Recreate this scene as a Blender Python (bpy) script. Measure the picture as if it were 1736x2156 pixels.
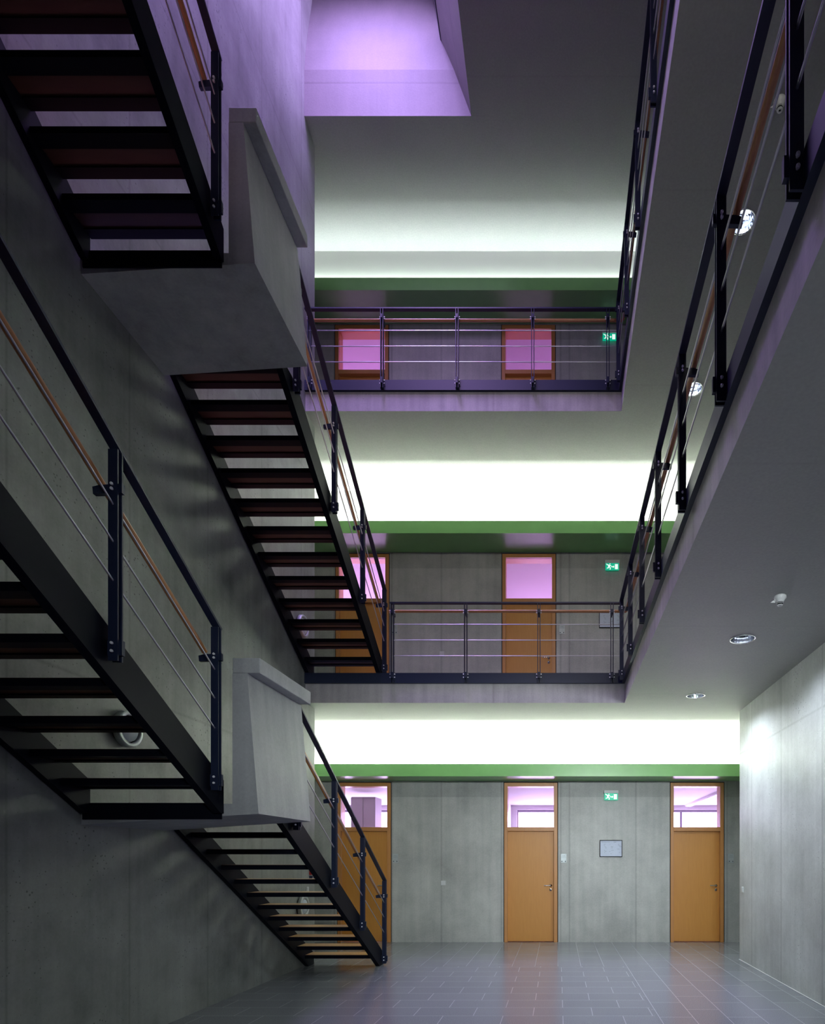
import bpy, bmesh, math, random
from mathutils import Vector
random.seed(4)
for o in list(bpy.data.objects): bpy.data.objects.remove(o)
S = bpy.context.scene
COL = S.collection

# ------------------------------------------------------------------ camera
FPX = 1270.0
cam = bpy.data.cameras.new('camera'); camo = bpy.data.objects.new('camera', cam); COL.objects.link(camo)
camo.location = (0, 0, 1.58); camo.rotation_euler = (math.pi/2, 0, 0)
cam.sensor_fit = 'AUTO'; cam.sensor_width = 36.0
cam.lens = FPX/2156*36.0
cam.shift_x = -306/2156; cam.shift_y = 729/2156
cam.clip_start = 0.05; cam.clip_end = 200
S.camera = camo
# ------------------------------------------------------------------ world, exposure
W = bpy.data.worlds.new('world'); S.world = W; W.use_nodes = True
W.node_tree.nodes['Background'].inputs[0].default_value = (0.55, 0.45, 1.0, 1)
W.node_tree.nodes['Background'].inputs[1].default_value = 0.02
S.view_settings.view_transform = 'Standard'; S.view_settings.look = 'None'
S.view_settings.exposure = 0.0; S.view_settings.gamma = 1.0
try: S.view_settings.use_curve_mapping = False
except Exception: pass

# ------------------------------------------------------------------ main dimensions
H = 4.30                      # storey height
XL, XR = -3.72, 2.83          # left and right hall walls
YB = 11.34                    # corridor back wall
YV = 8.89                     # edge of the void
YN = 0.93                     # near edge of the void
XF = {1: 0.983, 2: 0.935}     # right edge of the void per floor
ROOF = 2*H + 3.87

# ------------------------------------------------------------------ lights
def area(name, loc, rot, sx, sy, power, color, spread=math.pi):
    l = bpy.data.lights.new(name, 'AREA'); l.shape = 'RECTANGLE'; l.size = sx; l.size_y = sy
    l.energy = power; l.color = color; l.spread = spread
    o = bpy.data.objects.new(name, l); COL.objects.link(o); o.location = loc; o.rotation_euler = rot
    return o
TROUGH_P = [1050, 880, 190]
for i in range(3):            # fluorescent lines inside the green cove, tilted towards the hall
    area('cove_lamp', (0, 10.785, i*H+3.163), (math.radians(180-35), 0, 0), 11.6, 0.045, TROUGH_P[i],
         [(0.95, 1.0, 0.93), (0.95, 1.0, 0.94), (0.88, 0.95, 1.0)][i])
area('skylight_daylight', (-2.85, 6.62, 15.25), (0, 0, 0), 1.5, 3.5, 450, (0.54, 0.355, 1.0), math.radians(122))
area('skylight_far_daylight', (-2.75, 2.2, 15.0), (math.radians(52), 0, math.radians(-14)), 1.5, 1.8, 62, (0.66, 0.44, 1.0), math.radians(80))
area('skylight_side_daylight', (-1.45, 6.95, 14.6), (0, math.radians(70), 0), 1.3, 3.6, 280, (0.62, 0.45, 1.0))
for i in range(3):            # added fill lights under the front gallery, out of view, brightening the office wall
    area('added_fill_light', ((1.5, 0.6, 1.9)[i], (-3.5, 0.2, 0.2)[i], i*H+(3.6, 3.55, 3.55)[i]), (math.radians(90-(6, 6, 6)[i]), 0, math.radians((7, 6, 13)[i])), 1.8, 0.25, (62, 17, 6)[i], ((0.86, 0.93, 0.97), (1, 0.96, 0.88), (0.8, 0.72, 1.0))[i], math.radians((50, 60, 60)[i]))
for i, y in ((1, 8.50), (1, 6.30), (2, 8.47), (2, 6.245)):      # recessed downlights
    o_ = area('downlight_lamp', (1.93, y, i*H-0.395), (0, 0, 0), 0.12, 0.12, {8.50: 54, 6.30: 34}.get(y, 9), (0.80, 0.88, 1.0), math.radians(150)); o_.data.shape = 'DISK'

# ------------------------------------------------------------------ materials
def mat(name): 
    m = bpy.data.materials.new(name); m.use_nodes = True
    return m, m.node_tree, m.node_tree.nodes['Principled BSDF']
def N(t, typ, **kw):
    n = t.nodes.new(typ)
    for k, v in kw.items(): setattr(n, k, v)
    return n
def flat(name, col, rough=0.5, metal=0.0, bump=0.0, bscale=80, emis=None, estr=0, spec=0.5):
    m, t, b = mat(name)
    b.inputs['Roughness'].default_value = rough; b.inputs['Metallic'].default_value = metal
    b.inputs['Specular IOR Level'].default_value = spec
    no = N(t, 'ShaderNodeTexNoise'); no.inputs['Scale'].default_value = bscale; no.inputs['Detail'].default_value = 3
    tc = N(t, 'ShaderNodeTexCoord'); t.links.new(tc.outputs['Object'], no.inputs['Vector'])
    mx = N(t, 'ShaderNodeMix', data_type='RGBA')
    mx.inputs[6].default_value = tuple(c*0.92 for c in col)+(1,); mx.inputs[7].default_value = tuple(min(1, c*1.08) for c in col)+(1,)
    t.links.new(no.outputs['Fac'], mx.inputs[0]); t.links.new(mx.outputs[2], b.inputs['Base Color'])
    if bump:
        bp = N(t, 'ShaderNodeBump'); bp.inputs['Strength'].default_value = bump; bp.inputs['Distance'].default_value = 0.005
        t.links.new(no.outputs['Fac'], bp.inputs['Height']); t.links.new(bp.outputs[0], b.inputs['Normal'])
    if emis:
        b.inputs['Emission Color'].default_value = tuple(emis)+(1,); b.inputs['Emission Strength'].default_value = estr
    return m
def math_n(t, op, a, b=None, c=None):
    n = N(t, 'ShaderNodeMath', operation=op)
    for i, v in enumerate((a, b, c)):
        if v is None: continue
        if isinstance(v, (int, float)): n.inputs[i].default_value = v
        else: t.links.new(v, n.inputs[i])
    return n.outputs[0]
def concrete(name, col, rough=0.55, axis='X', joints=(), spacing=None, off=0.0, hz=(), pores=1.0, stain=0.5, streak=0.5, bump=0.25, shade_band=None, ls=1.0):
    """board-shuttered fair-faced concrete: clouds, vertical streaks, air pores, formwork joints"""
    m, t, b = mat(name)
    b.inputs['Roughness'].default_value = rough
    geo = N(t, 'ShaderNodeNewGeometry'); P = geo.outputs['Position']
    sep = N(t, 'ShaderNodeSeparateXYZ'); t.links.new(P, sep.inputs[0])
    u = sep.outputs[axis]; z = sep.outputs['Z']
    n1 = N(t, 'ShaderNodeTexNoise'); n1.inputs['Scale'].default_value = 1.1; n1.inputs['Detail'].default_value = 8; n1.inputs['Roughness'].default_value = 0.62
    t.links.new(P, n1.inputs['Vector'])
    mp = N(t, 'ShaderNodeMapping'); mp.inputs['Scale'].default_value = (9, 9, 0.45); t.links.new(P, mp.inputs[0])
    n2 = N(t, 'ShaderNodeTexNoise'); n2.inputs['Scale'].default_value = 1.0; n2.inputs['Detail'].default_value = 6; t.links.new(mp.outputs[0], n2.inputs['Vector'])
    n3 = N(t, 'ShaderNodeTexNoise'); n3.inputs['Scale'].default_value = 45; n3.inputs['Detail'].default_value = 4; t.links.new(P, n3.inputs['Vector'])
    f = math_n(t, 'MULTIPLY_ADD', math_n(t, 'SUBTRACT', n1.outputs['Fac'], 0.5), 1.5*stain, 1.0)
    f = math_n(t, 'ADD', f, math_n(t, 'MULTIPLY', math_n(t, 'SUBTRACT', n2.outputs['Fac'], 0.5), 0.9*streak))
    f = math_n(t, 'ADD', f, math_n(t, 'MULTIPLY', math_n(t, 'SUBTRACT', n3.outputs['Fac'], 0.5), 0.28))
    if pores:
        vo = N(t, 'ShaderNodeTexVoronoi'); vo.inputs['Scale'].default_value = 24; t.links.new(P, vo.inputs['Vector'])
        wn = N(t, 'ShaderNodeTexNoise'); wn.inputs['Scale'].default_value = 2.2; t.links.new(P, wn.inputs['Vector'])
        thr = math_n(t, 'MULTIPLY', math_n(t, 'MAXIMUM', math_n(t, 'SUBTRACT', wn.outputs['Fac'], 0.38), 0.0), 0.52*pores)
        dot = math_n(t, 'LESS_THAN', vo.outputs['Distance'], thr)
        f = math_n(t, 'MULTIPLY', f, math_n(t, 'SUBTRACT', 1.0, math_n(t, 'MULTIPLY', dot, 0.55)))
    lines = None
    def addl(d, w, s):
        nonlocal lines
        k = math_n(t, 'MULTIPLY', math_n(t, 'SUBTRACT', 1.0, math_n(t, 'SMOOTH_MIN', math_n(t, 'DIVIDE', d, w), 1.0, 0.1)), s*ls)
        k = math_n(t, 'MAXIMUM', k, 0.0)
        lines = k if lines is None else math_n(t, 'MAXIMUM', lines, k)
    wob = math_n(t, 'MULTIPLY', math_n(t, 'SUBTRACT', n3.outputs['Fac'], 0.5), 0.012)
    for x in joints: addl(math_n(t, 'ABSOLUTE', math_n(t, 'ADD', math_n(t, 'SUBTRACT', u, x), wob)), 0.026, 0.26)
    if spacing:
        q = math_n(t, 'PINGPONG', math_n(t, 'SUBTRACT', u, off), spacing/2); addl(q, 0.018, 0.24)
    for x in hz: addl(math_n(t, 'ABSOLUTE', math_n(t, 'ADD', math_n(t, 'SUBTRACT', z, x), wob)), 0.022, 0.24)
    if lines is not None: f = math_n(t, 'MULTIPLY', f, math_n(t, 'SUBTRACT', 1.0, lines))
    if shade_band:
        zz = math_n(t, 'MODULO', z, 4.3); f = math_n(t, 'MULTIPLY', f, math_n(t, 'SUBTRACT', 1.0, math_n(t, 'MULTIPLY', math_n(t, 'GREATER_THAN', zz, 2.73), shade_band)))  # painted shadow of the cove lip: top of each storey's wall darker
    cc = N(t, 'ShaderNodeCombineColor')
    warm = math_n(t, 'MULTIPLY_ADD', n2.outputs['Fac'], 0.06, 0.97)
    t.links.new(math_n(t, 'MULTIPLY', math_n(t, 'MULTIPLY', f, col[0]), warm), cc.inputs[0])
    t.links.new(math_n(t, 'MULTIPLY', f, col[1]), cc.inputs[1]); t.links.new(math_n(t, 'MULTIPLY', f, col[2]), cc.inputs[2])
    t.links.new(cc.outputs[0], b.inputs['Base Color'])
    bp = N(t, 'ShaderNodeBump'); bp.inputs['Strength'].default_value = bump; bp.inputs['Distance'].default_value = 0.01
    t.links.new(f, bp.inputs['Height']); t.links.new(bp.outputs[0], b.inputs['Normal'])
    return m
def wood(name, c1, c2, rough=0.4, scale=(3, 3, 0.5), coat=0.2):
    m, t, b = mat(name)
    tc = N(t, 'ShaderNodeTexCoord'); mp = N(t, 'ShaderNodeMapping'); mp.inputs['Scale'].default_value = scale
    t.links.new(tc.outputs['Object'], mp.inputs[0])
    no = N(t, 'ShaderNodeTexNoise'); no.inputs['Scale'].default_value = 9; no.inputs['Detail'].default_value = 7; no.inputs['Distortion'].default_value = 0.6
    t.links.new(mp.outputs[0], no.inputs['Vector'])
    mx = N(t, 'ShaderNodeMix', data_type='RGBA'); mx.inputs[6].default_value = c1+(1,); mx.inputs[7].default_value = c2+(1,)
    t.links.new(no.outputs['Fac'], mx.inputs[0]); t.links.new(mx.outputs[2], b.inputs['Base Color'])
    b.inputs['Roughness'].default_value = rough; b.inputs['Coat Weight'].default_value = coat
    return m
def tiles(name, rot, ox, oy):
    m, t, b = mat(name)
    geo = N(t, 'ShaderNodeNewGeometry'); mp = N(t, 'ShaderNodeMapping')
    mp.inputs['Location'].default_value = (ox, oy, 0); mp.inputs['Rotation'].default_value = (0, 0, rot)
    t.links.new(geo.outputs['Position'], mp.inputs[0])
    br = N(t, 'ShaderNodeTexBrick'); br.offset = 0.5; br.squash = 1.0
    for k, v in (('Scale', 1.0), ('Mortar Size', 0.0038), ('Mortar Smooth', 0.2), ('Bias', 0.0), ('Brick Width', 0.60), ('Row Height', 0.336)):
        br.inputs[k].default_value = v
    br.inputs['Color1'].default_value = (0.185, 0.20, 0.215, 1); br.inputs['Color2'].default_value = (0.205, 0.218, 0.235, 1)
    br.inputs['Mortar'].default_value = (0.40, 0.41, 0.43, 1)
    t.links.new(mp.outputs[0], br.inputs['Vector'])
    sp = N(t, 'ShaderNodeTexNoise'); sp.inputs['Scale'].default_value = 150; sp.inputs['Detail'].default_value = 2; t.links.new(geo.outputs['Position'], sp.inputs['Vector'])
    f = math_n(t, 'MULTIPLY_ADD', math_n(t, 'SUBTRACT', sp.outputs['Fac'], 0.5), 2.2, 1.0)
    mul = N(t, 'ShaderNodeMix', data_type='RGBA', blend_type='MULTIPLY'); mul.inputs[0].default_value = 1
    cc = N(t, 'ShaderNodeCombineColor')
    for i in range(3): t.links.new(f, cc.inputs[i])
    t.links.new(br.outputs['Color'], mul.inputs[6]); t.links.new(cc.outputs[0], mul.inputs[7]); t.links.new(mul.outputs[2], b.inputs['Base Color'])
    b.inputs['Roughness'].default_value = 0.17
    bp = N(t, 'ShaderNodeBump'); bp.inputs['Strength'].default_value = 0.12; bp.inputs['Distance'].default_value = 0.002; bp.invert = True
    t.links.new(br.outputs['Fac'], bp.inputs['Height']); t.links.new(bp.outputs[0], b.inputs['Normal'])
    return m
def glassmat(name, tint=(1, 1, 1), refl=0.12):
    m = bpy.data.materials.new(name); m.use_nodes = True; t = m.node_tree; t.nodes.clear()
    out = N(t, 'ShaderNodeOutputMaterial'); tr = N(t, 'ShaderNodeBsdfTransparent'); gl = N(t, 'ShaderNodeBsdfGlossy'); mx = N(t, 'ShaderNodeMixShader')
    fr = N(t, 'ShaderNodeFresnel'); fr.inputs[0].default_value = 1.45
    tr.inputs[0].default_value = tint+(1,); gl.inputs['Roughness'].default_value = 0.02
    t.links.new(fr.outputs[0], mx.inputs[0]); t.links.new(tr.outputs[0], mx.inputs[1]); t.links.new(gl.outputs[0], mx.inputs[2]); t.links.new(mx.outputs[0], out.inputs[0])
    return m

M = {}
GREY = (0.42, 0.43, 0.40)
M['wall_back'] = concrete('concrete back wall', GREY, 0.45, 'X', joints=(-4.2, -3.12, -2.19, -1.06, 0.05, 0.215, 1.465, 3.18), pores=0.5, stain=0.75, streak=0.45, shade_band=0.16)
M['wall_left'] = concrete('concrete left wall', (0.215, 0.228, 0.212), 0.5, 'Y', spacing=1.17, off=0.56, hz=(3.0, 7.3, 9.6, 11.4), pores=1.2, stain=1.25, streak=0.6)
M['wall_right'] = concrete('concrete right wall', (0.50, 0.515, 0.51), 0.4, 'Y', joints=(8.81, 7.65, 6.46, 5.3, 4.1), hz=(3.2,), pores=1.1, stain=0.8, streak=0.4)
M['fascia'] = concrete('concrete slab edge', (0.35, 0.335, 0.35), 0.55, 'X', joints=(-0.95, 2.4), pores=0.6, stain=0.8, streak=0.9)
M['parapet'] = concrete('concrete landing', (0.32, 0.335, 0.34), 0.5, 'X', pores=0.5, stain=0.7, streak=0.6)
M['ceiling'] = concrete('smooth pale concrete soffit', (0.285, 0.295, 0.275), 0.6, 'Y', joints=(), spacing=2.45, off=1.05, pores=0.0, stain=0.14, streak=0.05, bump=0.05, ls=0.3)
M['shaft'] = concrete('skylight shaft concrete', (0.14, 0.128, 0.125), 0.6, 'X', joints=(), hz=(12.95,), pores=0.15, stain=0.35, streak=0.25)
M['screed'] = flat('grey screed', (0.17, 0.17, 0.18), 0.5)
M['plaster'] = flat('white plaster', (0.62, 0.60, 0.62), 0.7)
M['cove_white'] = flat('white cove paint', (0.72, 0.72, 0.68), 0.7)
M['green'] = flat('gloss green paint', (0.21, 0.47, 0.16), 0.28, bscale=6)
M['steel'] = flat('dark blue steel paint', (0.008, 0.014, 0.040), 0.42, 0.0, bscale=60, spec=0.35)
M['steel_blk'] = flat('near black steel paint', (0.003, 0.004, 0.009), 0.5, spec=0.08)
M['chrome'] = flat('stainless steel', (0.72, 0.72, 0.74), 0.18, 1.0)
M['bolt'] = flat('zinc bolt head', (0.85, 0.86, 0.90), 0.4, 0.25)
M['rod'] = flat('stainless rod', (0.55, 0.55, 0.58), 0.3, 1.0)
M['handrail'] = wood('beech handrail', (0.40, 0.16, 0.055), (0.52, 0.24, 0.09), 0.35)
M['tread'] = wood('beech tread', (0.42, 0.22, 0.085), (0.58, 0.34, 0.15), 0.4, (0.4, 4, 4))
M['tread_shade'] = wood('tread underside shade', (0.028, 0.007, 0.002), (0.048, 0.012, 0.0035), 0.55, (0.4, 4, 4), 0.0)  # shade under the treads painted into the wood colour
M['door'] = wood('beech veneer door', (0.52, 0.215, 0.035), (0.62, 0.285, 0.055), 0.42, (5, 5, 0.35))
M['frame'] = wood('beech door frame', (0.48, 0.20, 0.055), (0.58, 0.27, 0.08), 0.4, (5, 5, 0.4))
M['gasket'] = flat('black joint', (0.012, 0.012, 0.012), 0.8)
M['joint'] = flat('pale grey sealant', (0.5, 0.52, 0.53), 0.6)
M['glass'] = glassmat('clear glass', (0.97, 0.95, 0.98))
M['white_pl'] = flat('white plastic', (0.62, 0.64, 0.63), 0.4)
M['plate'] = flat('satin aluminium plate', (0.45, 0.50, 0.50), 0.4, 0.3)
M['paper'] = flat('paper', (0.62, 0.68, 0.80), 0.6)
M['ink'] = flat('grey ink', (0.16, 0.2, 0.24), 0.7)
M['black'] = flat('black plastic', (0.008, 0.010, 0.011), 0.6, spec=0.15)
M['sign_green'] = flat('lit sign green', (0.0, 0.30, 0.17), 0.4, emis=(0.0, 0.42, 0.24), estr=0.9)
M['sign_white'] = flat('lit sign white', (0.8, 0.9, 0.85), 0.4, emis=(0.85, 1.0, 0.92), estr=0.9)
M['red'] = flat('red plastic', (0.45, 0.01, 0.01), 0.4)
M['navy'] = flat('navy plastic', (0.01, 0.018, 0.07), 0.4)
M['lamp_glass'] = flat('opal glass', (0.62, 0.70, 0.76), 0.3)
M['tube_on'] = flat('compact lamp', (0.8, 0.85, 1.0), 0.3, emis=(0.75, 0.84, 1.0), estr=2.2)
M['reflector'] = flat('facetted reflector', (0.75, 0.78, 0.85), 0.12, 1.0)
M['cabinet'] = flat('grey office cabinet', (0.36, 0.32, 0.36), 0.5)
M['window_day'] = flat('daylight window', (0.8, 0.75, 0.9), 0.5, emis=(0.80, 0.60, 1.0), estr=13)
M['window_day2'] = flat('daylight window upper', (0.8, 0.75, 0.9), 0.5, emis=(0.80, 0.46, 0.95), estr=16)
M['window_day3'] = flat('daylight window top', (0.8, 0.75, 0.9), 0.5, emis=(0.82, 0.34, 1.0), estr=11)
M['mullion'] = flat('violet grey window frame', (0.25, 0.22, 0.28), 0.5)
M['tile_run'] = tiles('granite tiles across', 0.0, -0.05, 0.0)
M['tile_rot'] = tiles('granite tiles along', math.pi/2, 0.0, 0.0)

# ------------------------------------------------------------------ mesh builder
class MB:
    def __init__(s): s.v = []; s.f = []; s.mi = []; s.mats = []; s.cur = 0; s.sm = []
    def mat(s, m):
        if m not in s.mats: s.mats.append(m)
        s.cur = s.mats.index(m); return s
    def add(s, vs, fs, smooth=False):
        b = len(s.v); s.v += [tuple(v) for v in vs]
        for f in fs: s.f.append([b+i for i in f]); s.mi.append(s.cur); s.sm.append(smooth)
        return s
    def box(s, x0, x1, y0, y1, z0, z1):
        x0, x1 = sorted((x0, x1)); y0, y1 = sorted((y0, y1)); z0, z1 = sorted((z0, z1))
        vs = [(x0,y0,z0),(x1,y0,z0),(x1,y1,z0),(x0,y1,z0),(x0,y0,z1),(x1,y0,z1),(x1,y1,z1),(x0,y1,z1)]
        return s.add(vs, [(3,2,1,0),(4,5,6,7),(0,1,5,4),(1,2,6,5),(2,3,7,6),(3,0,4,7)])
    def prism(s, pts, a, b, axis='X'):
        """pts: 2D outline; extruded from a to b along axis"""
        ar = sum(pts[i][0]*pts[(i+1) % len(pts)][1]-pts[(i+1) % len(pts)][0]*pts[i][1] for i in range(len(pts)))
        if ar < 0: pts = pts[::-1]
        if axis == 'Y': a, b = b, a
        def P(p, t): return {'X': (t, p[0], p[1]), 'Y': (p[0], t, p[1]), 'Z': (p[0], p[1], t)}[axis]
        n = len(pts); vs = [P(p, a) for p in pts]+[P(p, b) for p in pts]
        fs = [tuple(range(n))[::-1], tuple(range(n, 2*n))]+[(i, (i+1) % n, n+(i+1) % n, n+i) for i in range(n)]
        return s.add(vs, fs)
    def tube(s, p0, p1, r, n=12, r1=None, cap=True):
        p0 = Vector(p0); p1 = Vector(p1); d = (p1-p0).normalized(); r1 = r if r1 is None else r1
        a = d.cross(Vector((0, 0, 1)));  a = a.normalized() if a.length > 1e-4 else Vector((1, 0, 0))
        b = d.cross(a)
        vs = [];
        for p, rr in ((p0, r), (p1, r1)):
            for i in range(n):
                t = 2*math.pi*i/n; vs.append(p+a*math.cos(t)*rr+b*math.sin(t)*rr)
        s.add(vs, [(i, (i+1) % n, n+(i+1) % n, n+i)[::-1] for i in range(n)], True)
        if cap: s.add(vs, [tuple(range(n)), tuple(range(2*n-1, n-1, -1))])
        return s
    def lathe(s, c, axis, prof, n=32, smooth=True):
        """prof: (radius, offset along axis); surface of revolution"""
        c = Vector(c); d = Vector(axis).normalized(); a = d.orthogonal().normalized(); b = d.cross(a)
        vs = []
        for r, h in prof:
            for i in range(n):
                t = 2*math.pi*i/n; vs.append(c+d*h+(a*math.cos(t)+b*math.sin(t))*max(r, 1e-4))
        fs = []
        for k in range(len(prof)-1):
            for i in range(n):
                j = (i+1) % n; fs.append((k*n+i, k*n+j, (k+1)*n+j, (k+1)*n+i))
        return s.add(vs, fs, smooth)
    def bar(s, p0, p1, w, h, side=(1, 0, 0)):
        """rectangular bar from p0 to p1, width w along side, height h perpendicular"""
        p0 = Vector(p0); p1 = Vector(p1); d = (p1-p0).normalized(); a = Vector(side).normalized(); b = d.cross(a).normalized()
        vs = [p+a*x*w/2+b*y*h/2 for p in (p0, p1) for x, y in ((-1,-1),(1,-1),(1,1),(-1,1))]
        return s.add(vs, [(0,1,2,3)[::-1] if False else (3,2,1,0),(4,5,6,7),(0,1,5,4),(1,2,6,5),(2,3,7,6),(3,0,4,7)])
    def build(s, name, material=None, parent=None, origin=(0, 0, 0), bevel=0):
        me = bpy.data.meshes.new(name); O = Vector(origin)
        me.from_pydata([tuple(Vector(v)-O) for v in s.v], [], s.f); me.update()
        for m in (s.mats if s.mats else [material]): me.materials.append(m if not isinstance(m, str) else M[m])
        if s.mats:
            for p, i in zip(me.polygons, s.mi): p.material_index = i
        for p, k in zip(me.polygons, s.sm): p.use_smooth = k
        bm = bmesh.new(); bm.from_mesh(me); bmesh.ops.recalc_face_normals(bm, faces=bm.faces); bm.to_mesh(me); bm.free()
        o = bpy.data.objects.new(name, me); COL.objects.link(o); o.location = O
        if parent: o.parent = parent; o.location = O
        if bevel:
            b = o.modifiers.new('bevel', 'BEVEL'); b.width = bevel; b.segments = 2; b.limit_method = 'ANGLE'
        return o
def inst(src, parent, loc):
    o = src.copy(); COL.objects.link(o); o.parent = parent; o.location = loc; return o
def tag(o, label, cat, group=None, kind=None):
    o['label'] = label; o['category'] = cat
    if group: o['group'] = group
    if kind: o['kind'] = kind
    return o
def struct(o, label, cat='structure'):
    return tag(o, label, cat, None, 'structure')
def empty(name, loc=(0, 0, 0), rz=0):
    o = bpy.data.objects.new(name, None); COL.objects.link(o); o.location = loc; o.rotation_euler = (0, 0, rz); o.empty_display_size = 0.1; return o

LEV = ['ground', 'second', 'top']
# ------------------------------------------------------------------ structure: floor
b = MB(); b.box(XL, 0.973, -9, 8.81, -0.06, 0)
struct(b.build('floor', 'tile_run'), 'grey granite tiled hall floor with staggered rows running across', 'floor')
b = MB(); b.prism([(0.973, -9), (XR, -9), (XR, 9.40), (6.2, 9.40), (6.2, YB), (-8.2, YB), (-8.2, 9.0), (XL, 9.0), (XL, 8.81), (0.973, 8.81)], -0.06, 0, 'Z')
struct(b.build('floor', 'tile_rot'), 'grey granite border tiles along the doors and the right wall', 'floor')

# walls of the hall
def holed_wall(b, x0, x1, y0, y1, z0, z1, holes):
    xs = sorted({x0, x1, *[h[0] for h in holes], *[h[1] for h in holes]}); zs = sorted({z0, z1, *[h[2] for h in holes], *[h[3] for h in holes]})
    for i in range(len(xs)-1):
        run = None
        for k in range(len(zs)-1):
            cx, cz = (xs[i]+xs[i+1])/2, (zs[k]+zs[k+1])/2
            hole = any(h[0] < cx < h[1] and h[2] < cz < h[3] for h in holes)
            if not hole: run = (zs[k] if run is None else run[0], zs[k+1]) if run is None else (run[0], zs[k+1])
            if hole or k == len(zs)-2:
                if run: b.box(xs[i], xs[i+1], y0, y1, run[0], run[1]); run = None
DOORS = []           # (left edge x, level)
for lv in range(3):
    sh = (0, -0.035, -0.045)[lv]
    for k, x in enumerate((-4.14, -1.009, 2.116)):
        if lv > 0 and k == 2: continue
        DOORS.append((x+sh, lv))
G = 0.014
holes = [(x-G, x+1.0+G, lv*H, lv*H+3.0+G) for x, lv in DOORS]
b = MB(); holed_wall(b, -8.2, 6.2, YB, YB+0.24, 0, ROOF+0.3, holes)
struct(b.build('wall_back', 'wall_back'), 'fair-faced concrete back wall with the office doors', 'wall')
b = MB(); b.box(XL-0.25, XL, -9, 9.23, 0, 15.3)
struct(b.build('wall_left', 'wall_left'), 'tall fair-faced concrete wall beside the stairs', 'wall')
b = MB(); b.box(XR, XR+0.25, -9, 9.40, 0, ROOF)
struct(b.build('wall_right', 'wall_right'), 'smooth pale concrete wall at the right', 'wall')
b = MB(); b.box(XL-0.25, XR+0.25, -9.2, -9, 0, ROOF)
struct(b.build('wall_front', 'wall_left'), 'concrete wall behind the camera', 'wall')
b = MB(); b.box(-8.2, XL-0.25, 9.0, 9.23, 0, ROOF); b.box(-8.4, -8.2, 9.0, YB+0.24, 0, ROOF)
struct(b.build('wall_corridor_left', 'wall_left'), 'concrete wall closing the corridor beyond the stair wall', 'wall')
b = MB(); b.box(XR+0.25, 6.2, 9.17, 9.40, 0, ROOF); b.box(6.2, 6.4, 9.17, YB+0.24, 0, ROOF)
struct(b.build('wall_corridor_right', 'wall_left'), 'concrete wall closing the corridor beyond the right wall', 'wall')

b = MB(); b.box(XR-0.014, XR-0.0005, -9, 9.40, 0.0005, 0.008)
struct(b.build('baseboard_right', 'joint'), 'pale sealing joint along the foot of the right wall', 'joint')
# ------------------------------------------------------------------ slabs
LIGHTS = {1: [(1.94, 8.50), (1.93, 6.30)], 2: [(1.90, 8.47), (1.91, 6.245)]}
def slab_outline(xf, e=0.0):
    return [(XL, -9), (XR, -9), (XR, 9.40), (6.2, 9.40), (6.2, YB), (-8.2, YB), (-8.2, 9.23), (XL, 9.23), (XL, YV+e), (xf+e, YV+e), (xf+e, YN-e), (XL, YN-e)]
for lv in (1, 2):
    zt = lv*H
    b = MB(); b.prism(slab_outline(XF[lv]), zt-0.43, zt-0.15, 'Z')
    o = b.build('ceiling', 'ceiling'); o.data.materials.append(M['fascia'])
    for p in o.data.polygons:
        if abs(p.normal.z) < 0.5: p.material_index = 1
    cb = MB()
    for x, y in LIGHTS[lv]: cb.lathe((x, y, zt-0.46), (0, 0, 1), [(0, 0), (0.122, 0), (0.122, 0.20), (0, 0.20)], 40, False)
    c = cb.build('cutter', 'ceiling')
    md = o.modifiers.new('b', 'BOOLEAN'); md.object = c; md.operation = 'DIFFERENCE'; md.solver = 'EXACT'
    dg = bpy.context.evaluated_depsgraph_get(); me = bpy.data.meshes.new_from_object(o.evaluated_get(dg))
    o.modifiers.clear(); o.data = me; bpy.data.objects.remove(c)
    struct(o, ['', 'concrete slab of the second floor gallery, lower one of the two', 'concrete slab of the top floor gallery, upper one of the two'][lv], 'ceiling')
    b = MB(); b.prism(slab_outline(XF[lv], 0.045), zt-0.15, zt, 'Z')
    struct(b.build('floor', 'screed'), ['', 'floor finish of the second floor gallery', 'floor finish of the top floor gallery'][lv], 'floor')
# roof with skylight opening
SX, SY0, SY1 = -1.27, 1.0, 8.85
b = MB(); z0, z1 = ROOF, ROOF+0.25
b.box(-1.0, XR+0.25, -9.2, 9.40, z0, z1); b.box(XL, -1.0, -9.2, SY0-0.2, z0, z1); b.box(XL, -1.0, 9.0, 9.40, z0, z1); b.box(-8.2, 6.2, 9.40, YB, z0, z1)
b.box(-8.2, XL, 9.0, 9.40, z0, z1)
struct(b.build('ceiling', 'ceiling'), 'pale concrete roof soffit around the skylight', 'ceiling')
# shaft: back face leaning away, right face leaning in
prof = [(SY1, ROOF), (SY1, 13.15), (8.90, 13.5), (8.98, 13.9), (9.10, 14.4), (9.30, 15.3)]
b = MB(); b.prism(prof+[(9.6, 15.3), (9.6, ROOF+0.25), (9.0, ROOF+0.25), (9.0, ROOF)], XL, -1.0, 'X')
b.prism([(SX, ROOF), (-1.73, 13.7), (-1.60, 13.75), (-1.0, ROOF+0.25), (-1.0, ROOF)], SY0, SY1-0.001, 'Y')
b.prism([(-1.372, ROOF+0.27), (-1.73, 13.7), (-1.60, 13.75), (-1.0, ROOF+0.27)], SY1-0.001, 9.3, 'Y')
b.box(XL, -1.0, SY0-0.2, SY0, ROOF, 15.3)
b.prism([(-1.73, 13.7), (-1.79, 13.95), (-1.66, 13.98), (-1.60, 13.72)], 9.0, 9.3, 'Y')
o = b.build('trim_1', 'shaft'); o.data.materials.append(M['ceiling'])
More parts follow.
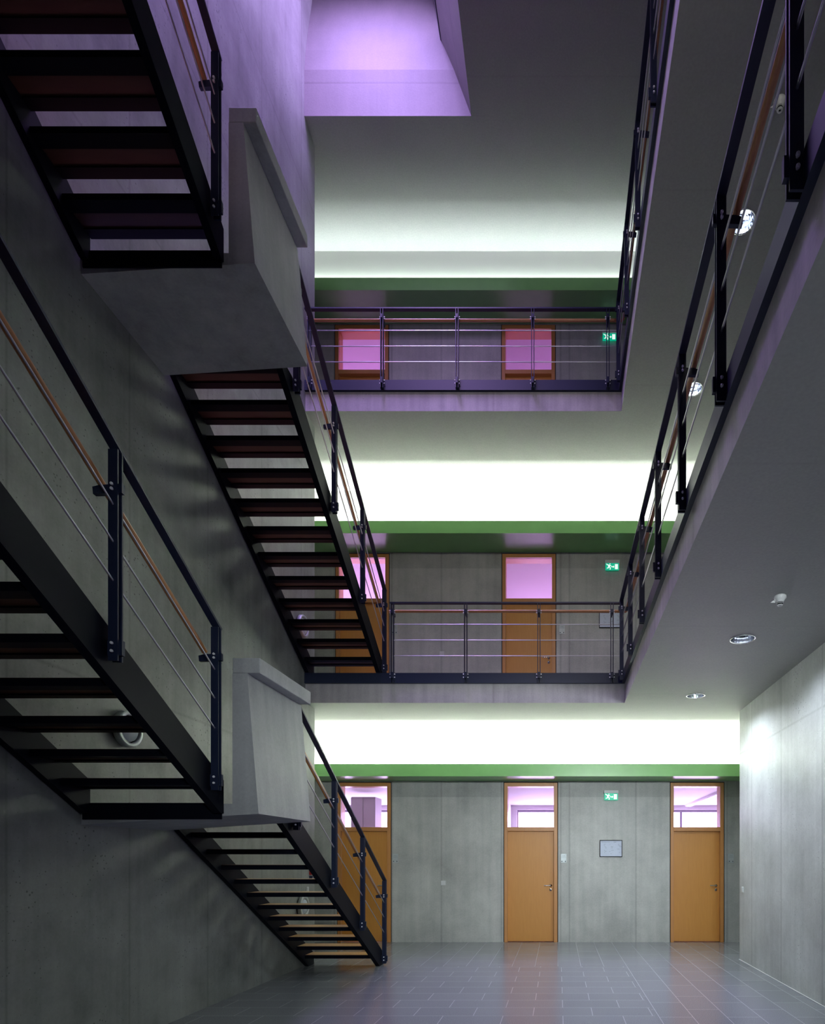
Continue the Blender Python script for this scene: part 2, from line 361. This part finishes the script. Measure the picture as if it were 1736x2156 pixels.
for p in o.data.polygons:
    if p.normal.z < -0.9 and abs(p.center.z-ROOF) < 0.01: p.material_index = 1
struct(o, 'concrete skylight shaft rising from the roof soffit', 'skylight')
w = empty('window_1', (0, 0, 0)); struct(w, 'slanted glazing along the right side of the skylight shaft', 'skylight')
b = MB(); b.prism([(-1.755, 13.80), (-2.02, 15.25), (-2.00, 15.25), (-1.735, 13.80)], SY0, 9.28, 'Y'); b.build('glass', 'glass', w)
b = MB(); b.prism([(-1.74, 13.70), (-1.76, 13.80), (-1.70, 13.80), (-1.68, 13.72)], SY0, 9.05, 'Y')
b.box(-2.06, -1.98, SY0, 9.28, 15.22, 15.30); b.build('window_frame', 'steel', w)
w = empty('window_2', (0, 0, 0)); struct(w, 'horizontal rooflight on top of the skylight shaft', 'skylight')
b = MB(); b.box(XL, -2.04, SY0, 9.3, 15.31, 15.33); b.build('glass', 'glass', w)
b = MB()
for y in (SY0+0.02, 2.3, 3.6, 4.9, 6.2, 7.5, 8.8): b.box(XL, -2.04, y-0.03, y+0.03, 15.335, 15.40)
b.build('glazing_bar', 'steel', w)

# ------------------------------------------------------------------ green coves above the doors
for lv in range(3):
    z = lv*H
    t_ = empty('trim_%d' % (2+lv), (0, 10.67, z+3.03))
    struct(t_, ['green light cove above the ground floor doors', 'green light cove above the second floor doors', 'green light cove above the top floor doors'][lv], 'light cove')
    b = MB(); b.prism([(0, 0), (YB-10.67, 0), (YB-10.67, 0.03), (0.018, 0.03), (0.018, 0.22), (0, 0.22)], -8.2, 6.2, 'X')
    b.build('cove_lip', 'green', t_)
    b = MB(); b.box(-8.2, 6.2, 0.15, YB-10.67, 0.03, 0.84); b.box(-8.2, 6.2, 0.018, 0.15, 0.03, 0.05)
    b.build('cove_back', 'cove_white', t_)

# ------------------------------------------------------------------ offices behind the doors
for lv in range(3):
    z = lv*H; YO = YB+0.24; YF = 16.4
    b = MB(); b.box(-8.2, 6.2, YO, YF+0.3, z+3.02, z+3.2); b.box(-8.2, 6.2, YO, YF+0.3, z-0.12, z)
    b.box(-1.42, -1.27, YO, YF, z, z+3.02); b.box(1.75, 1.9, YO, YF, z, z+3.02); b.box(-8.3, -8.2, YO, YF, z, z+3.02); b.box(6.2, 6.3, YO, YF, z, z+3.02)
    wins = [(-8.0, -1.6), (-1.11, 1.6), (2.05, 6.0)]
    holed_wall(b, -8.2, 6.2, YF, YF+0.3, z, z+3.02, [(a, c, z+0.9, z+2.90) for a, c in wins])
    struct(b.build('wall_office', 'plaster'), ['white rooms behind the ground floor doors', 'white rooms behind the second floor doors', 'white rooms behind the top floor doors'][lv], 'wall')
    for j, (a, c) in enumerate(wins):
        w = empty('window_%d' % (3+lv*3+j), ((a+c)/2, YF, z+0.9))
        struct(w, 'daylit office window seen through the %s transom on the %s floor' % (['left', 'middle', 'right'][j], LEV[lv]), 'window')
        hw = (c-a)/2
        b = MB(); b.box(-hw, hw, 0.22, 0.24, 0, 2.0); b.build('pane', ['window_day', 'window_day2', 'window_day3'][lv], w)
        b = MB(); b.box(-hw, hw, 0.10, 0.18, 1.94, 2.0); b.box(-hw, hw, 0.10, 0.18, 1.42, 1.52); b.box(-hw, hw, 0.10, 0.18, 0, 0.06)
        k = max(1, round((c-a)/1.35))
        for i in range(k+1): b.box(-hw+i*(c-a)/k-0.03, -hw+i*(c-a)/k+0.03, 0.10, 0.18, 0.06, 1.94)
        b.build('window_frame', 'mullion', w)
b = MB(); b.box(-4.45, -3.93, 13.0, 13.45, 0, 2.90)
o = empty('office_cabinet', (-4.19, 13.2, 0)); tag(o, 'tall grey cabinet in the room seen through the leftmost ground floor transom', 'cabinet')
MB().box(-0.26, 0.26, -0.2, 0.25, 0, 2.90).build('body', 'cabinet', o); 
MB().box(-0.262, -0.006, -0.222, -0.2, 0.05, 2.88).box(0.006, 0.262, -0.222, -0.2, 0.05, 2.88).build('door', 'cabinet', o)
o = empty('ceiling_luminaire', (3.5, 14.3, 3.019), 0); tag(o, 'long slim white luminaire on the ceiling behind the rightmost transom', 'ceiling light')
MB().box(-0.08, 0.08, -1.9, 1.9, -0.05, 0).build('housing', 'plaster', o); MB().box(-0.055, 0.055, -1.88, 1.88, -0.058, -0.051).build('diffuser', 'white_pl', o)

# ------------------------------------------------------------------ doors
def make_door():
    r = empty('door_0')
    b = MB(); y0, y1 = -0.008, 0.235
    b.box(0, 0.062, y0, y1, 0, 3.0); b.box(0.932, 1.0, y0, y1, 0, 3.0); b.box(0.062, 0.932, y0, y1, 2.93, 3.0); b.box(0.062, 0.932, y0+0.004, y1, 2.09, 2.165)
    b.build('door_frame', 'frame', r, bevel=0.003)
    b = MB(); b.box(-G, 0, 0.01, 0.1, 0, 3.0+G); b.box(1.0, 1.0+G, 0.01, 0.1, 0, 3.0+G); b.box(0, 1.0, 0.01, 0.1, 3.0, 3.0+G); b.build('shadow_gap', 'gasket', r)
    MB().box(0.0621, 0.9319, 0.07, 0.115, 0.0101, 2.0899).build('door_leaf', 'door', r)
    MB().box(0.062, 0.932, 0.030, 0.042, 2.165, 2.93).build('transom_pane', 'glass', r)
    MB().box(0.062, 0.932, 0.10, 0.13, 0.0, 0.01).build('threshold', 'gasket', r)
    h = MB(); h.lathe((0.872, 0.07, 1.065), (0, -1, 0), [(0, 0), (0.026, 0), (0.026, 0.008), (0.012, 0.010), (0.010, 0.05), (0, 0.05)], 20)
    h.tube((0.875, 0.022, 1.065), (0.745, 0.022, 1.066), 0.0095, 12); h.build('door_handle', 'chrome', r)
    h = MB(); h.lathe((0.872, 0.07, 0.985), (0, -1, 0), [(0, 0), (0.026, 0), (0.026, 0.007), (0.012, 0.007)], 20)
    h.mat('black').box(0.867, 0.877, 0.060, 0.064, 0.970, 0.998)
    h.mats = ['chrome', 'black']; h.mi = [1 if i >= len(h.f)-6 else 0 for i in range(len(h.f))]
    h.build('escutcheon', None, r)
    return r
proto = make_door()
names = [['leftmost beech door on the ground floor, partly behind the stair', 'beech door in the middle of the ground floor back wall', 'rightmost beech door on the ground floor'],
         ['left beech door on the second floor, behind the stair', 'beech door behind the middle of the second floor railing'],
         ['left beech door on the top floor under violet light', 'right beech door on the top floor under violet light']]
cnt = {0: 0, 1: 0, 2: 0}
for i, (x, lv) in enumerate(DOORS):
    if i == 0: r = proto
    else:
        r = proto.copy(); COL.objects.link(r)
        for ch in proto.children: c = ch.copy(); COL.objects.link(c); c.parent = r
    r.name = 'door_%d' % (i+1); r.location = (x, YB, lv*H)
    struct(r, names[lv][cnt[lv]], 'door'); cnt[lv] += 1

# ------------------------------------------------------------------ railings
K = 0.1654/0.27
flat_me = {}
def bolt_mesh(axis):
    key = 'bolt'+axis
    if key not in flat_me:
        b = MB(); ax = {'X': (1, 0, 0), 'Y': (0, 1, 0)}[axis]
        prof = [(0, -0.040), (0.006, -0.040), (0.0085, -0.037), (0.0085, -0.029), (0.005, -0.029), (0.005, 0.029), (0.0085, 0.029), (0.0085, 0.037), (0.006, 0.040), (0, 0.040)]
        b.lathe((0, 0, 0), ax, prof, 12, False); o = b.build('bolt', 'bolt'); flat_me[key] = o.data; bpy.data.objects.remove(o)
    return flat_me[key]
def part(name, me, parent, loc=(0, 0, 0)):
    o = bpy.data.objects.new(name, me); COL.objects.link(o); o.parent = parent; o.location = loc; return o
def posts(root, run, side, line, us, zf, hs, zbot, ztop, zbr, hr_off, reach, M_='steel'):
    """run: 'X' or 'Y' axis of the rail; side: +1/-1 towards the walkway; line: coordinate of the post line"""
    def PT(u, s, z): return (u, line+side*s, z) if run == 'X' else (line+side*s, u, z)
    for u in us:
        z = zf(u)
        b = MB()
        for d in (-0.0175, 0.0175):
            a = PT(u+d-0.005, -0.0275, z+zbot); c = PT(u+d+0.005, 0.0275, z+ztop)
            b.box(a[0], c[0], a[1], c[1], a[2], c[2])
        p = b.build('post', M_, root)
        # base bracket between the flats
        b = MB(); a = PT(u-0.0125, -0.046, z-0.043); c = PT(u+0.0125, reach, z+0.043); b.box(a[0], c[0], a[1], c[1], a[2], c[2])
        b.build('base_bracket', M_, p)
        # handrail bracket
        b = MB()
        pr = [(-0.045, -0.028), (hr_off+0.03, -0.034), (hr_off+0.034, 0.008), (hr_off-0.005, 0.018), (-0.045, 0.026)]
        pr = [(line+side*s, z+zbr+q) for s, q in pr]
        b.prism(pr, u-0.0125, u+0.0125, 'X' if run == 'X' else 'Y')
        b.build('handrail_bracket', M_, p)
        for zz in (z-0.023, z+0.023, z+zbr-0.014, z+zbr+0.014):
            part('bolt', bolt_mesh(run), p, PT(u, 0, zz))
def line_part(root, name, m, run, side, line, s, u0, z0, u1, z1, r=None, w=None, h=None):
    def PT(u, z): return (u, line+side*s, z) if run == 'X' else (line+side*s, u, z)
    b = MB()
    if r: b.tube(PT(u0, z0), PT(u1, z1), r, 14)
    else: b.bar(PT(u0, z0), PT(u1, z1), w, h, (0, 1, 0) if run == 'X' else (1, 0, 0))
    return b.build(name, m, root)
def channel(root, run, line, side, u0, u1, z0, z1, d=0.040):
    """C section lying against the slab edge, flanges towards the slab"""
    pr = [(-d, z0), (0, z0), (0, z0+0.006), (-d+0.006, z0+0.006), (-d+0.006, z1-0.006), (0, z1-0.006), (0, z1), (-d, z1)]
    pr = [(line+side*a, q) for a, q in pr]
    b = MB(); b.prism(pr, u0, u1, 'X' if run == 'X' else 'Y'); b.build('edge_channel', 'steel', root)
def gallery(lv, usb, usy, x0, label):
    z = lv*H; xf = XF[lv]; lx = xf-0.065; ly = YV-0.065
    r = empty('gallery_railing', (0, 0, 0)); tag(r, label, 'railing')
    zf = lambda u: z-0.05
    posts(r, 'X', 1, ly, usb, zf, None, -0.10, 1.05, 0.935, 0.092, 0.024)
    posts(r, 'Y', 1, lx, usy, zf, None, -0.10, 1.05, 0.935, 0.092, 0.024)
    line_part(r, 'top_rail', 'steel', 'X', 1, ly, 0, x0, z+1.01, lx+0.0275, z+1.01, w=0.055, h=0.02)
    line_part(r, 'top_rail', 'steel', 'Y', 1, lx, 0, YN, z+1.01, ly-0.028, z+1.01, w=0.055, h=0.02)
    line_part(r, 'handrail', 'handrail', 'X', 1, ly, 0.092, x0-0.05 if lv == 1 else x0, z+0.93, lx+0.092, z+0.93, r=0.021)
    line_part(r, 'handrail', 'handrail', 'Y', 1, lx, 0.092, YN, z+0.93, ly+0.07, z+0.93, r=0.021)
    for q in (0.24, 0.47, 0.70):
        line_part(r, 'infill_rod', 'rod', 'X', 1, ly, 0, x0+0.03, z+q, lx, z+q, r=0.006)
        line_part(r, 'infill_rod', 'rod', 'Y', 1, lx, 0, YN, z+q, ly, z+q, r=0.006)
    channel(r, 'X', YV, 1, XL+0.001, xf-0.001, z-0.149, z)
    channel(r, 'Y', xf, 1, YN, YV-0.041, z-0.149, z)
    return r
gallery(1, [-2.42, -1.348, -0.278, 0.79], [8.70, 7.65, 6.60, 5.54, 4.47, 3.41, 2.34, 1.28], -2.45,
        'dark steel gallery railing with wooden handrail around the second floor void')
gallery(2, [-3.63, -2.57, -1.473, -0.368, 0.73], [8.69, 7.64, 6.58, 5.50, 4.43, 3.37, 2.30, 1.24], XL+0.02,
        'dark steel gallery railing with wooden handrail around the top floor void')

# ------------------------------------------------------------------ stairs
XT0, XT1 = -3.645, -2.618      # treads
def clip_low(pts, zmin):
    out = []
    for i in range(len(pts)):
        a, c = pts[i], pts[(i+1) % len(pts)]
        if a[1] >= zmin: out.append(a)
        if (a[1] < zmin) != (c[1] < zmin):
            t = (zmin-a[1])/(c[1]-a[1]); out.append((a[0]+t*(c[0]-a[0]), zmin))
    return out
def flight(ye, zs, n, ytop, zfoot, ys, zbolt0, label, rail_lo, rail_hi, ybot):
    r = empty('staircase', (0, 0, 0)); tag(r, label, 'staircase', None)
    tm = None
    for i in range(1, n+1):
        yn = ye-0.27*i; zt = zs+0.1654*i
        if tm is None:
            bb = MB().box(XT0, XT1, 0, 0.275, -0.040, 0); o = bb.build('tread', 'tread', r); o.data.materials.append(M['tread_shade']); tm = o
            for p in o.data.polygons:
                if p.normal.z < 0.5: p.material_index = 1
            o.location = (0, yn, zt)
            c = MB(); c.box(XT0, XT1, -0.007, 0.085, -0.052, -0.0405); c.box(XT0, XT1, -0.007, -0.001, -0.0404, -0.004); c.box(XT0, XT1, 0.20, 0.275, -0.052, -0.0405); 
            so = c.build('tread_angle', 'steel_blk', o); sm = so.data
        else:
            o = tm.copy(); COL.objects.link(o); o.parent = r; o.location = (0, yn, zt)
            s2 = so.copy(); COL.objects.link(s2); s2.parent = o
    zb = lambda y: zs-0.105+K*(ye-y)
    ztop_ = zs+0.1654*n+0.001 if n == 12 else 1e3
    def ch(p): return [(a, -q) for a, q in clip_low([(a, -q) for a, q in p], -ztop_)]
    def sprof(inset_lo=0, inset_hi=0, y0=None, y1=None):
        y0 = ytop; y1 = ybot
        pts = [(y1, zb(y1)+inset_lo), (y1, zb(y1)+0.284-inset_hi), (y0, zb(y0)+0.284-inset_hi), (y0, zb(y0)+inset_lo)]
        return ch(clip_low(pts, zfoot))
    # right stringer: C section, web outside
    b = MB(); b.prism(sprof(), -2.617, -2.605, 'X')
    f = 0.014
    y0, y1 = ytop, ybot
    lo = clip_low([(y1, zb(y1)), (y1, zb(y1)+f), (y0, zb(y0)+f), (y0, zb(y0))], zfoot)
    lo = ch(lo); hi_c = ch
    b.prism(lo, -2.665, -2.6171, 'X')
    hi = [(y1, zb(y1)+0.284-f), (y1, zb(y1)+0.284), (y0, zb(y0)+0.284), (y0, zb(y0)+0.284-f)]
    hi = ch(hi)
    b.prism(hi, -2.665, -2.6171, 'X')
    b.build('stringer', 'steel_blk', r)
    b = MB(); b.prism(sprof(), -3.70, -3.646, 'X'); b.build('stringer', 'steel_blk', r)
    if zfoot > 1 and abs(zfoot-H) > 0.5:
        MB().box(-3.70, -2.618, 4.694, 4.7065, zs-0.122, zs+0.006).build('end_plate', 'steel_blk', r)
    if rail_lo is not None:
        zf = lambda y: zbolt0+K*(ys[0]-y)
        posts(r, 'Y', -1, -2.565, ys, zf, None, -0.075, 1.145, 0.925, 0.092, 0.039, 'steel')
        def zz(y, q): return zf(y)+q
        ya, yb_ = rail_lo, rail_hi
        line_part(r, 'top_rail', 'steel', 'Y', -1, -2.565, 0, ya, zz(ya, 1.16), yb_, zz(yb_, 1.16), w=0.055, h=0.018)
        line_part(r, 'handrail', 'handrail', 'Y', -1, -2.565, 0.092, ya-0.02, zz(ya-0.02, 0.975), yb_, zz(yb_, 0.975), r=0.021)
        for q in (0.375, 0.60, 0.815):
            line_part(r, 'infill_rod', 'rod', 'Y', -1, -2.565, 0, ya-0.02, zz(ya-0.02, q), yb_, zz(yb_, q), r=0.006)
    return r
YA = [8.92, 7.93, 6.93, 5.93]
YD = [4.53, 3.50, 2.45, 1.40]
flight(8.97, 0.02, 12, 5.705, 0.0, YA, 0.10, 'lowest steel stair flight with wooden treads standing on the tiled floor', 8.95, 5.72, 9.02)
flight(4.71, 2.005, 14, 0.935, 1.93, YD, 2.165, 'steel stair flight at lower left rising from the lower concrete landing', 4.56, 0.95, 4.705)
flight(8.97, 4.32, 12, 5.705, H, YA, 4.40, 'steel stair flight from the second floor up to the upper concrete landing', 8.95, 5.72, 9.02)
flight(4.71, 6.305, 14, 0.935, 6.23, YD, 6.465, 'steel stair flight at upper left rising from the upper concrete landing', 4.56, 0.95, 4.705)
# ------------------------------------------------------------------ landings
def landing(z, sh, label):
    r = empty('stair_landing', (0, 0, z)); tag(r, label, 'landing')
    X1 = -2.336+sh
    b = MB(); pr = [(XL+0.001, -0.163), (-2.5405+sh, -0.0905), (-2.5405+sh, 0), (XL+0.001, 0)]
    b.prism(pr, 4.71, 5.70, 'Y'); b.build('landing_slab', 'parapet', r)
    b = MB(); b.prism([(-2.54+sh, -0.0905), (X1, -0.078), (-2.425+sh, 1.02), (-2.54+sh, 1.02)], 4.71, 5.70, 'Y'); b.build('parapet', 'parapet', r)
    b = MB(); b.box(-2.54+sh, -2.325+sh, 4.71, 5.68, 1.021, 1.14); b.build('coping', 'parapet', r, bevel=0.006)
landing(2.005, 0, 'lower concrete stair landing with solid parapet and coping')
landing(6.305, -0.03, 'upper concrete stair landing with solid parapet, lit violet from above')

# ------------------------------------------------------------------ fittings
def downlight(x, y, z, label):
    r = empty('downlight', (x, y, z)); tag(r, label, 'ceiling light', 'recessed downlights in the gallery soffits')
    MB().lathe((0, 0, 0), (0, 0, 1), [(0.119, 0.0), (0.121, -0.006), (0.131, -0.006), (0.133, -0.0005), (0.119, -0.0005)], 48).build('rim', 'chrome', r)
    MB().lathe((0, 0, 0), (0, 0, 1), [(0.1185, -0.001), (0.112, 0.05), (0.09, 0.11), (0.05, 0.145), (0, 0.15)], 24, False).build('reflector', 'reflector', r)
    b = MB()
    for d in (-0.03, 0.03): b.tube((-0.075, d, 0.07), (0.075, d, 0.07), 0.013, 10)
    b.build('lamp_tube', 'tube_on', r)
for lv, lab in ((1, ['round downlight in the lower gallery soffit, farther one', 'round downlight in the lower gallery soffit, nearer one']),
                (2, ['round downlight in the upper gallery soffit, farther one', 'round downlight in the upper gallery soffit, nearer one'])):
    for (x, y), l in zip(LIGHTS[lv], lab): downlight(x, y, lv*H-0.43, l)
def detector(x, y, z, label):
    r = empty('smoke_detector', (x, y, z)); tag(r, label, 'smoke detector', 'smoke detectors under the gallery slabs')
    MB().lathe((0, 0, 0), (0, 0, -1), [(0, 0.0), (0.052, 0.0), (0.054, 0.018), (0.040, 0.035), (0.031, 0.05), (0.029, 0.056), (0, 0.056)], 28).build('base', 'white_pl', r)
    MB().lathe((0, 0, 0), (0, 0, -1), [(0.026, 0.056), (0.026, 0.062), (0.026, 0.068), (0.024, 0.076), (0.0, 0.076)], 24).build('sensor_cage', 'black', r)
    MB().lathe((0, 0, 0), (0, 0, -1), [(0.029, 0.063), (0.029, 0.066), (0.026, 0.066), (0.026, 0.063)], 24).lathe((0, 0, 0), (0, 0, -1), [(0.026, 0.078), (0.022, 0.084), (0.010, 0.085), (0.010, 0.0765), (0.026, 0.0765)], 24).build('cage_ring', 'white_pl', r)
    MB().prism([(-0.086, -0.058), (-0.045, -0.058), (-0.055, -0.036)], -0.002, 0.002, 'Y').tube((-0.045, 0, -0.058), (-0.048, 0, -0.006), 0.003, 6).build('indicator_tag', 'white_pl', r)
detector(1.94, 5.27, H-0.43, 'white smoke detector under the lower gallery slab')
detector(1.93, 5.25, 2*H-0.43, 'white smoke detector under the upper gallery slab, in the dark')
def bulkhead(y, z, label):
    r = empty('wall_lamp', (XL, y, z)); tag(r, label, 'wall lamp', 'round wall lamps beside the stairs')
    MB().lathe((0, 0, 0), (1, 0, 0), [(0, 0), (0.135, 0), (0.14, 0.045), (0.112, 0.045), (0, 0.045)], 48).build('housing', 'black', r)
    MB().lathe((0, 0, 0), (1, 0, 0), [(0.118, 0.046), (0.118, 0.07), (0.150, 0.07), (0.155, 0.062), (0.155, 0.020), (0.141, 0.020), (0.141, 0.046)], 56).build('ring', 'plate', r)
    MB().lathe((0, 0, 0), (1, 0, 0), [(0.108, 0.0455), (0.104, 0.060), (0, 0.064)], 40).build('diffuser', 'lamp_glass', r)
bulkhead(5.16, 2.685, 'round grey wall lamp seen between the treads above the lower landing')
bulkhead(8.72, 0.88, 'round grey wall lamp low on the wall behind the lowest flight')
bulkhead(8.71, 4.93, 'round grey wall lamp behind the foot of the second floor flight')

def exit_sign(x, z, label):
    r = empty('exit_sign', (x, YB, z)); tag(r, label, 'exit sign')
    MB().box(-0.135, 0.135, -0.075, 0, 0.0, 0.055).build('housing', 'white_pl', r, bevel=0.004)
    p = MB().box(-0.127, 0.127, -0.055, -0.04, -0.128, -0.0005).build('sign_panel', 'sign_green', r)
    q = MB()
    def poly(pts): q.prism([(a*0.254-0.127, -0.128+c*0.128) for a, c in pts], -0.0575, -0.0552, 'Y')
    poly([(0.70, 0.14), (0.92, 0.14), (0.92, 0.86), (0.70, 0.86)])                       # doorway
    poly([(0.44, 0.54), (0.57, 0.54), (0.57, 0.66), (0.66, 0.48), (0.57, 0.30), (0.57, 0.42), (0.44, 0.42)])   # arrow
    poly([(0.20, 0.46), (0.31, 0.42), (0.36, 0.78), (0.22, 0.76)])                        # running figure: body
    poly([(0.24, 0.76), (0.20, 0.66), (0.09, 0.78), (0.05, 0.90), (0.10, 0.90), (0.15, 0.84)])
    poly([(0.34, 0.72), (0.36, 0.60), (0.44, 0.56), (0.44, 0.63)])
    poly([(0.20, 0.48), (0.28, 0.48), (0.24, 0.26), (0.10, 0.22), (0.10, 0.32), (0.19, 0.35)])
    poly([(0.25, 0.48), (0.31, 0.50), (0.40, 0.34), (0.38, 0.08), (0.31, 0.08), (0.33, 0.32)])
    q.lathe((0.335*0.254-0.127, -0.0552, -0.128+0.89*0.128), (0, -1, 0), [(0.0095, 0), (0.0095, 0.0023), (0, 0.0023)], 14)
    q.build('pictogram', 'sign_white', p)
exit_sign(0.995, 2.795, 'green running man exit sign on the ground floor back wall')
exit_sign(1.015, H+2.80, 'green running man exit sign on the second floor back wall')
exit_sign(0.965, 2*H+2.80, 'green running man exit sign on the top floor back wall behind the railing')
def notice(x, z, label):
    r = empty('framed_notice', (x, YB, z)); tag(r, label, 'framed notice')
    b = MB(); w, h, t = 0.212, 0.158, 0.011
    b.box(-w, w, -0.02, 0, h-t, h); b.box(-w, w, -0.02, 0, -h, -h+t); b.box(-w, -w+t, -0.02, 0, -h+t, h-t); b.box(w-t, w, -0.02, 0, -h+t, h-t); b.build('frame', 'black', r)
    p = MB().box(-w+t, w-t, -0.008, -0.002, -h+t, h-t).build('sheet', 'paper', r)
    q = MB(); rnd = random.Random(3)
    q.box(-0.18, -0.02, -0.0086, -0.0081, 0.120, 0.124); q.box(0.05, 0.10, -0.0086, -0.0081, 0.118, 0.124)
    for cx in (-0.13, -0.01, 0.14):
        for k in range(9):
            if rnd.random() < 0.75:
                x0 = cx+rnd.uniform(-0.03, 0.02); q.box(x0, x0+rnd.uniform(0.012, 0.05), -0.0086, -0.0081, 0.075-k*0.022, 0.079-k*0.022)
    q.build('printed_lines', 'ink', p)
notice(0.996, 1.763, 'black framed notice on the ground floor wall between two doors')
notice(0.985, H+1.765, 'framed notice on the second floor wall behind the railing corner')
def plate(x, z, label):
    r = empty('room_sign', (x, YB, z)); tag(r, label, 'room sign', 'small room signs right of the doors')
    MB().box(-0.053, 0.053, -0.010, 0, -0.085, 0.085).build('plate', 'plate', r, bevel=0.002)
    b = MB()
    for d in (-0.032, 0.032): b.lathe((d, -0.010, -0.058), (0, -1, 0), [(0.009, 0.0002), (0.009, 0.003), (0, 0.003)], 12)
    b.build('screw', 'black', r)
    MB().box(-0.03, 0.03, -0.0112, -0.0102, 0.045, 0.049).box(-0.04, 0.04, -0.0112, -0.0102, 0.022, 0.025).build('printed_line', 'ink', r)
plate(-3.054, 1.58, 'small grey room sign right of the leftmost ground floor door')
plate(0.107, 1.58, 'small grey room sign right of the middle ground floor door')
plate(3.25, 1.58, 'small grey room sign right of the rightmost ground floor door')
plate(-3.07, H+1.58, 'small grey room sign behind the left end of the second floor railing')
plate(0.075, H+1.58, 'small grey room sign right of the middle second floor door')
def switch(loc, rz, label):
    r = empty('light_switch', loc, rz); tag(r, label, 'light switch')
    MB().box(-0.042, 0.042, -0.012, 0, -0.042, 0.042).build('switch_plate', 'white_pl', r, bevel=0.002)
    MB().box(-0.028, 0.028, -0.018, -0.0125, -0.03, 0.03).build('rocker', 'white_pl', r, bevel=0.002)
switch((-2.152, YB, 1.116), 0, 'white light switch on the ground floor back wall left of the middle door')
switch((-2.18, YB, H+1.125), 0, 'white light switch on the second floor back wall behind the railing')
switch((XR, 9.24, 1.10), -math.pi/2, 'white light switch near the corner of the right concrete wall')
switch((XL, 8.95, 1.115), math.pi/2, 'white light switch on the stair wall below the alarm box')
r = empty('fire_alarm_box', (XL, 9.07, 1.28)); tag(r, 'red and navy alarm box on the stair wall behind the lowest flight', 'alarm box')
MB().box(0, 0.085, -0.045, 0.045, 0.05, 0.15).build('red_box', 'red', r, bevel=0.003)
MB().box(0, 0.085, -0.045, 0.045, -0.06, 0.035).build('blue_box', 'navy', r, bevel=0.003)
MB().prism([(0.05, -0.05), (0.066, -0.05), (0.072, -0.03), (0.064, -0.02), (0.070, 0.0), (0.062, 0.012), (0.05, 0.008), (0.054, -0.02)], -0.0475, -0.0455, 'Y').box(0.05, 0.078, -0.0475, -0.0455, 0.018, 0.022).build('white_mark', 'white_pl', r)
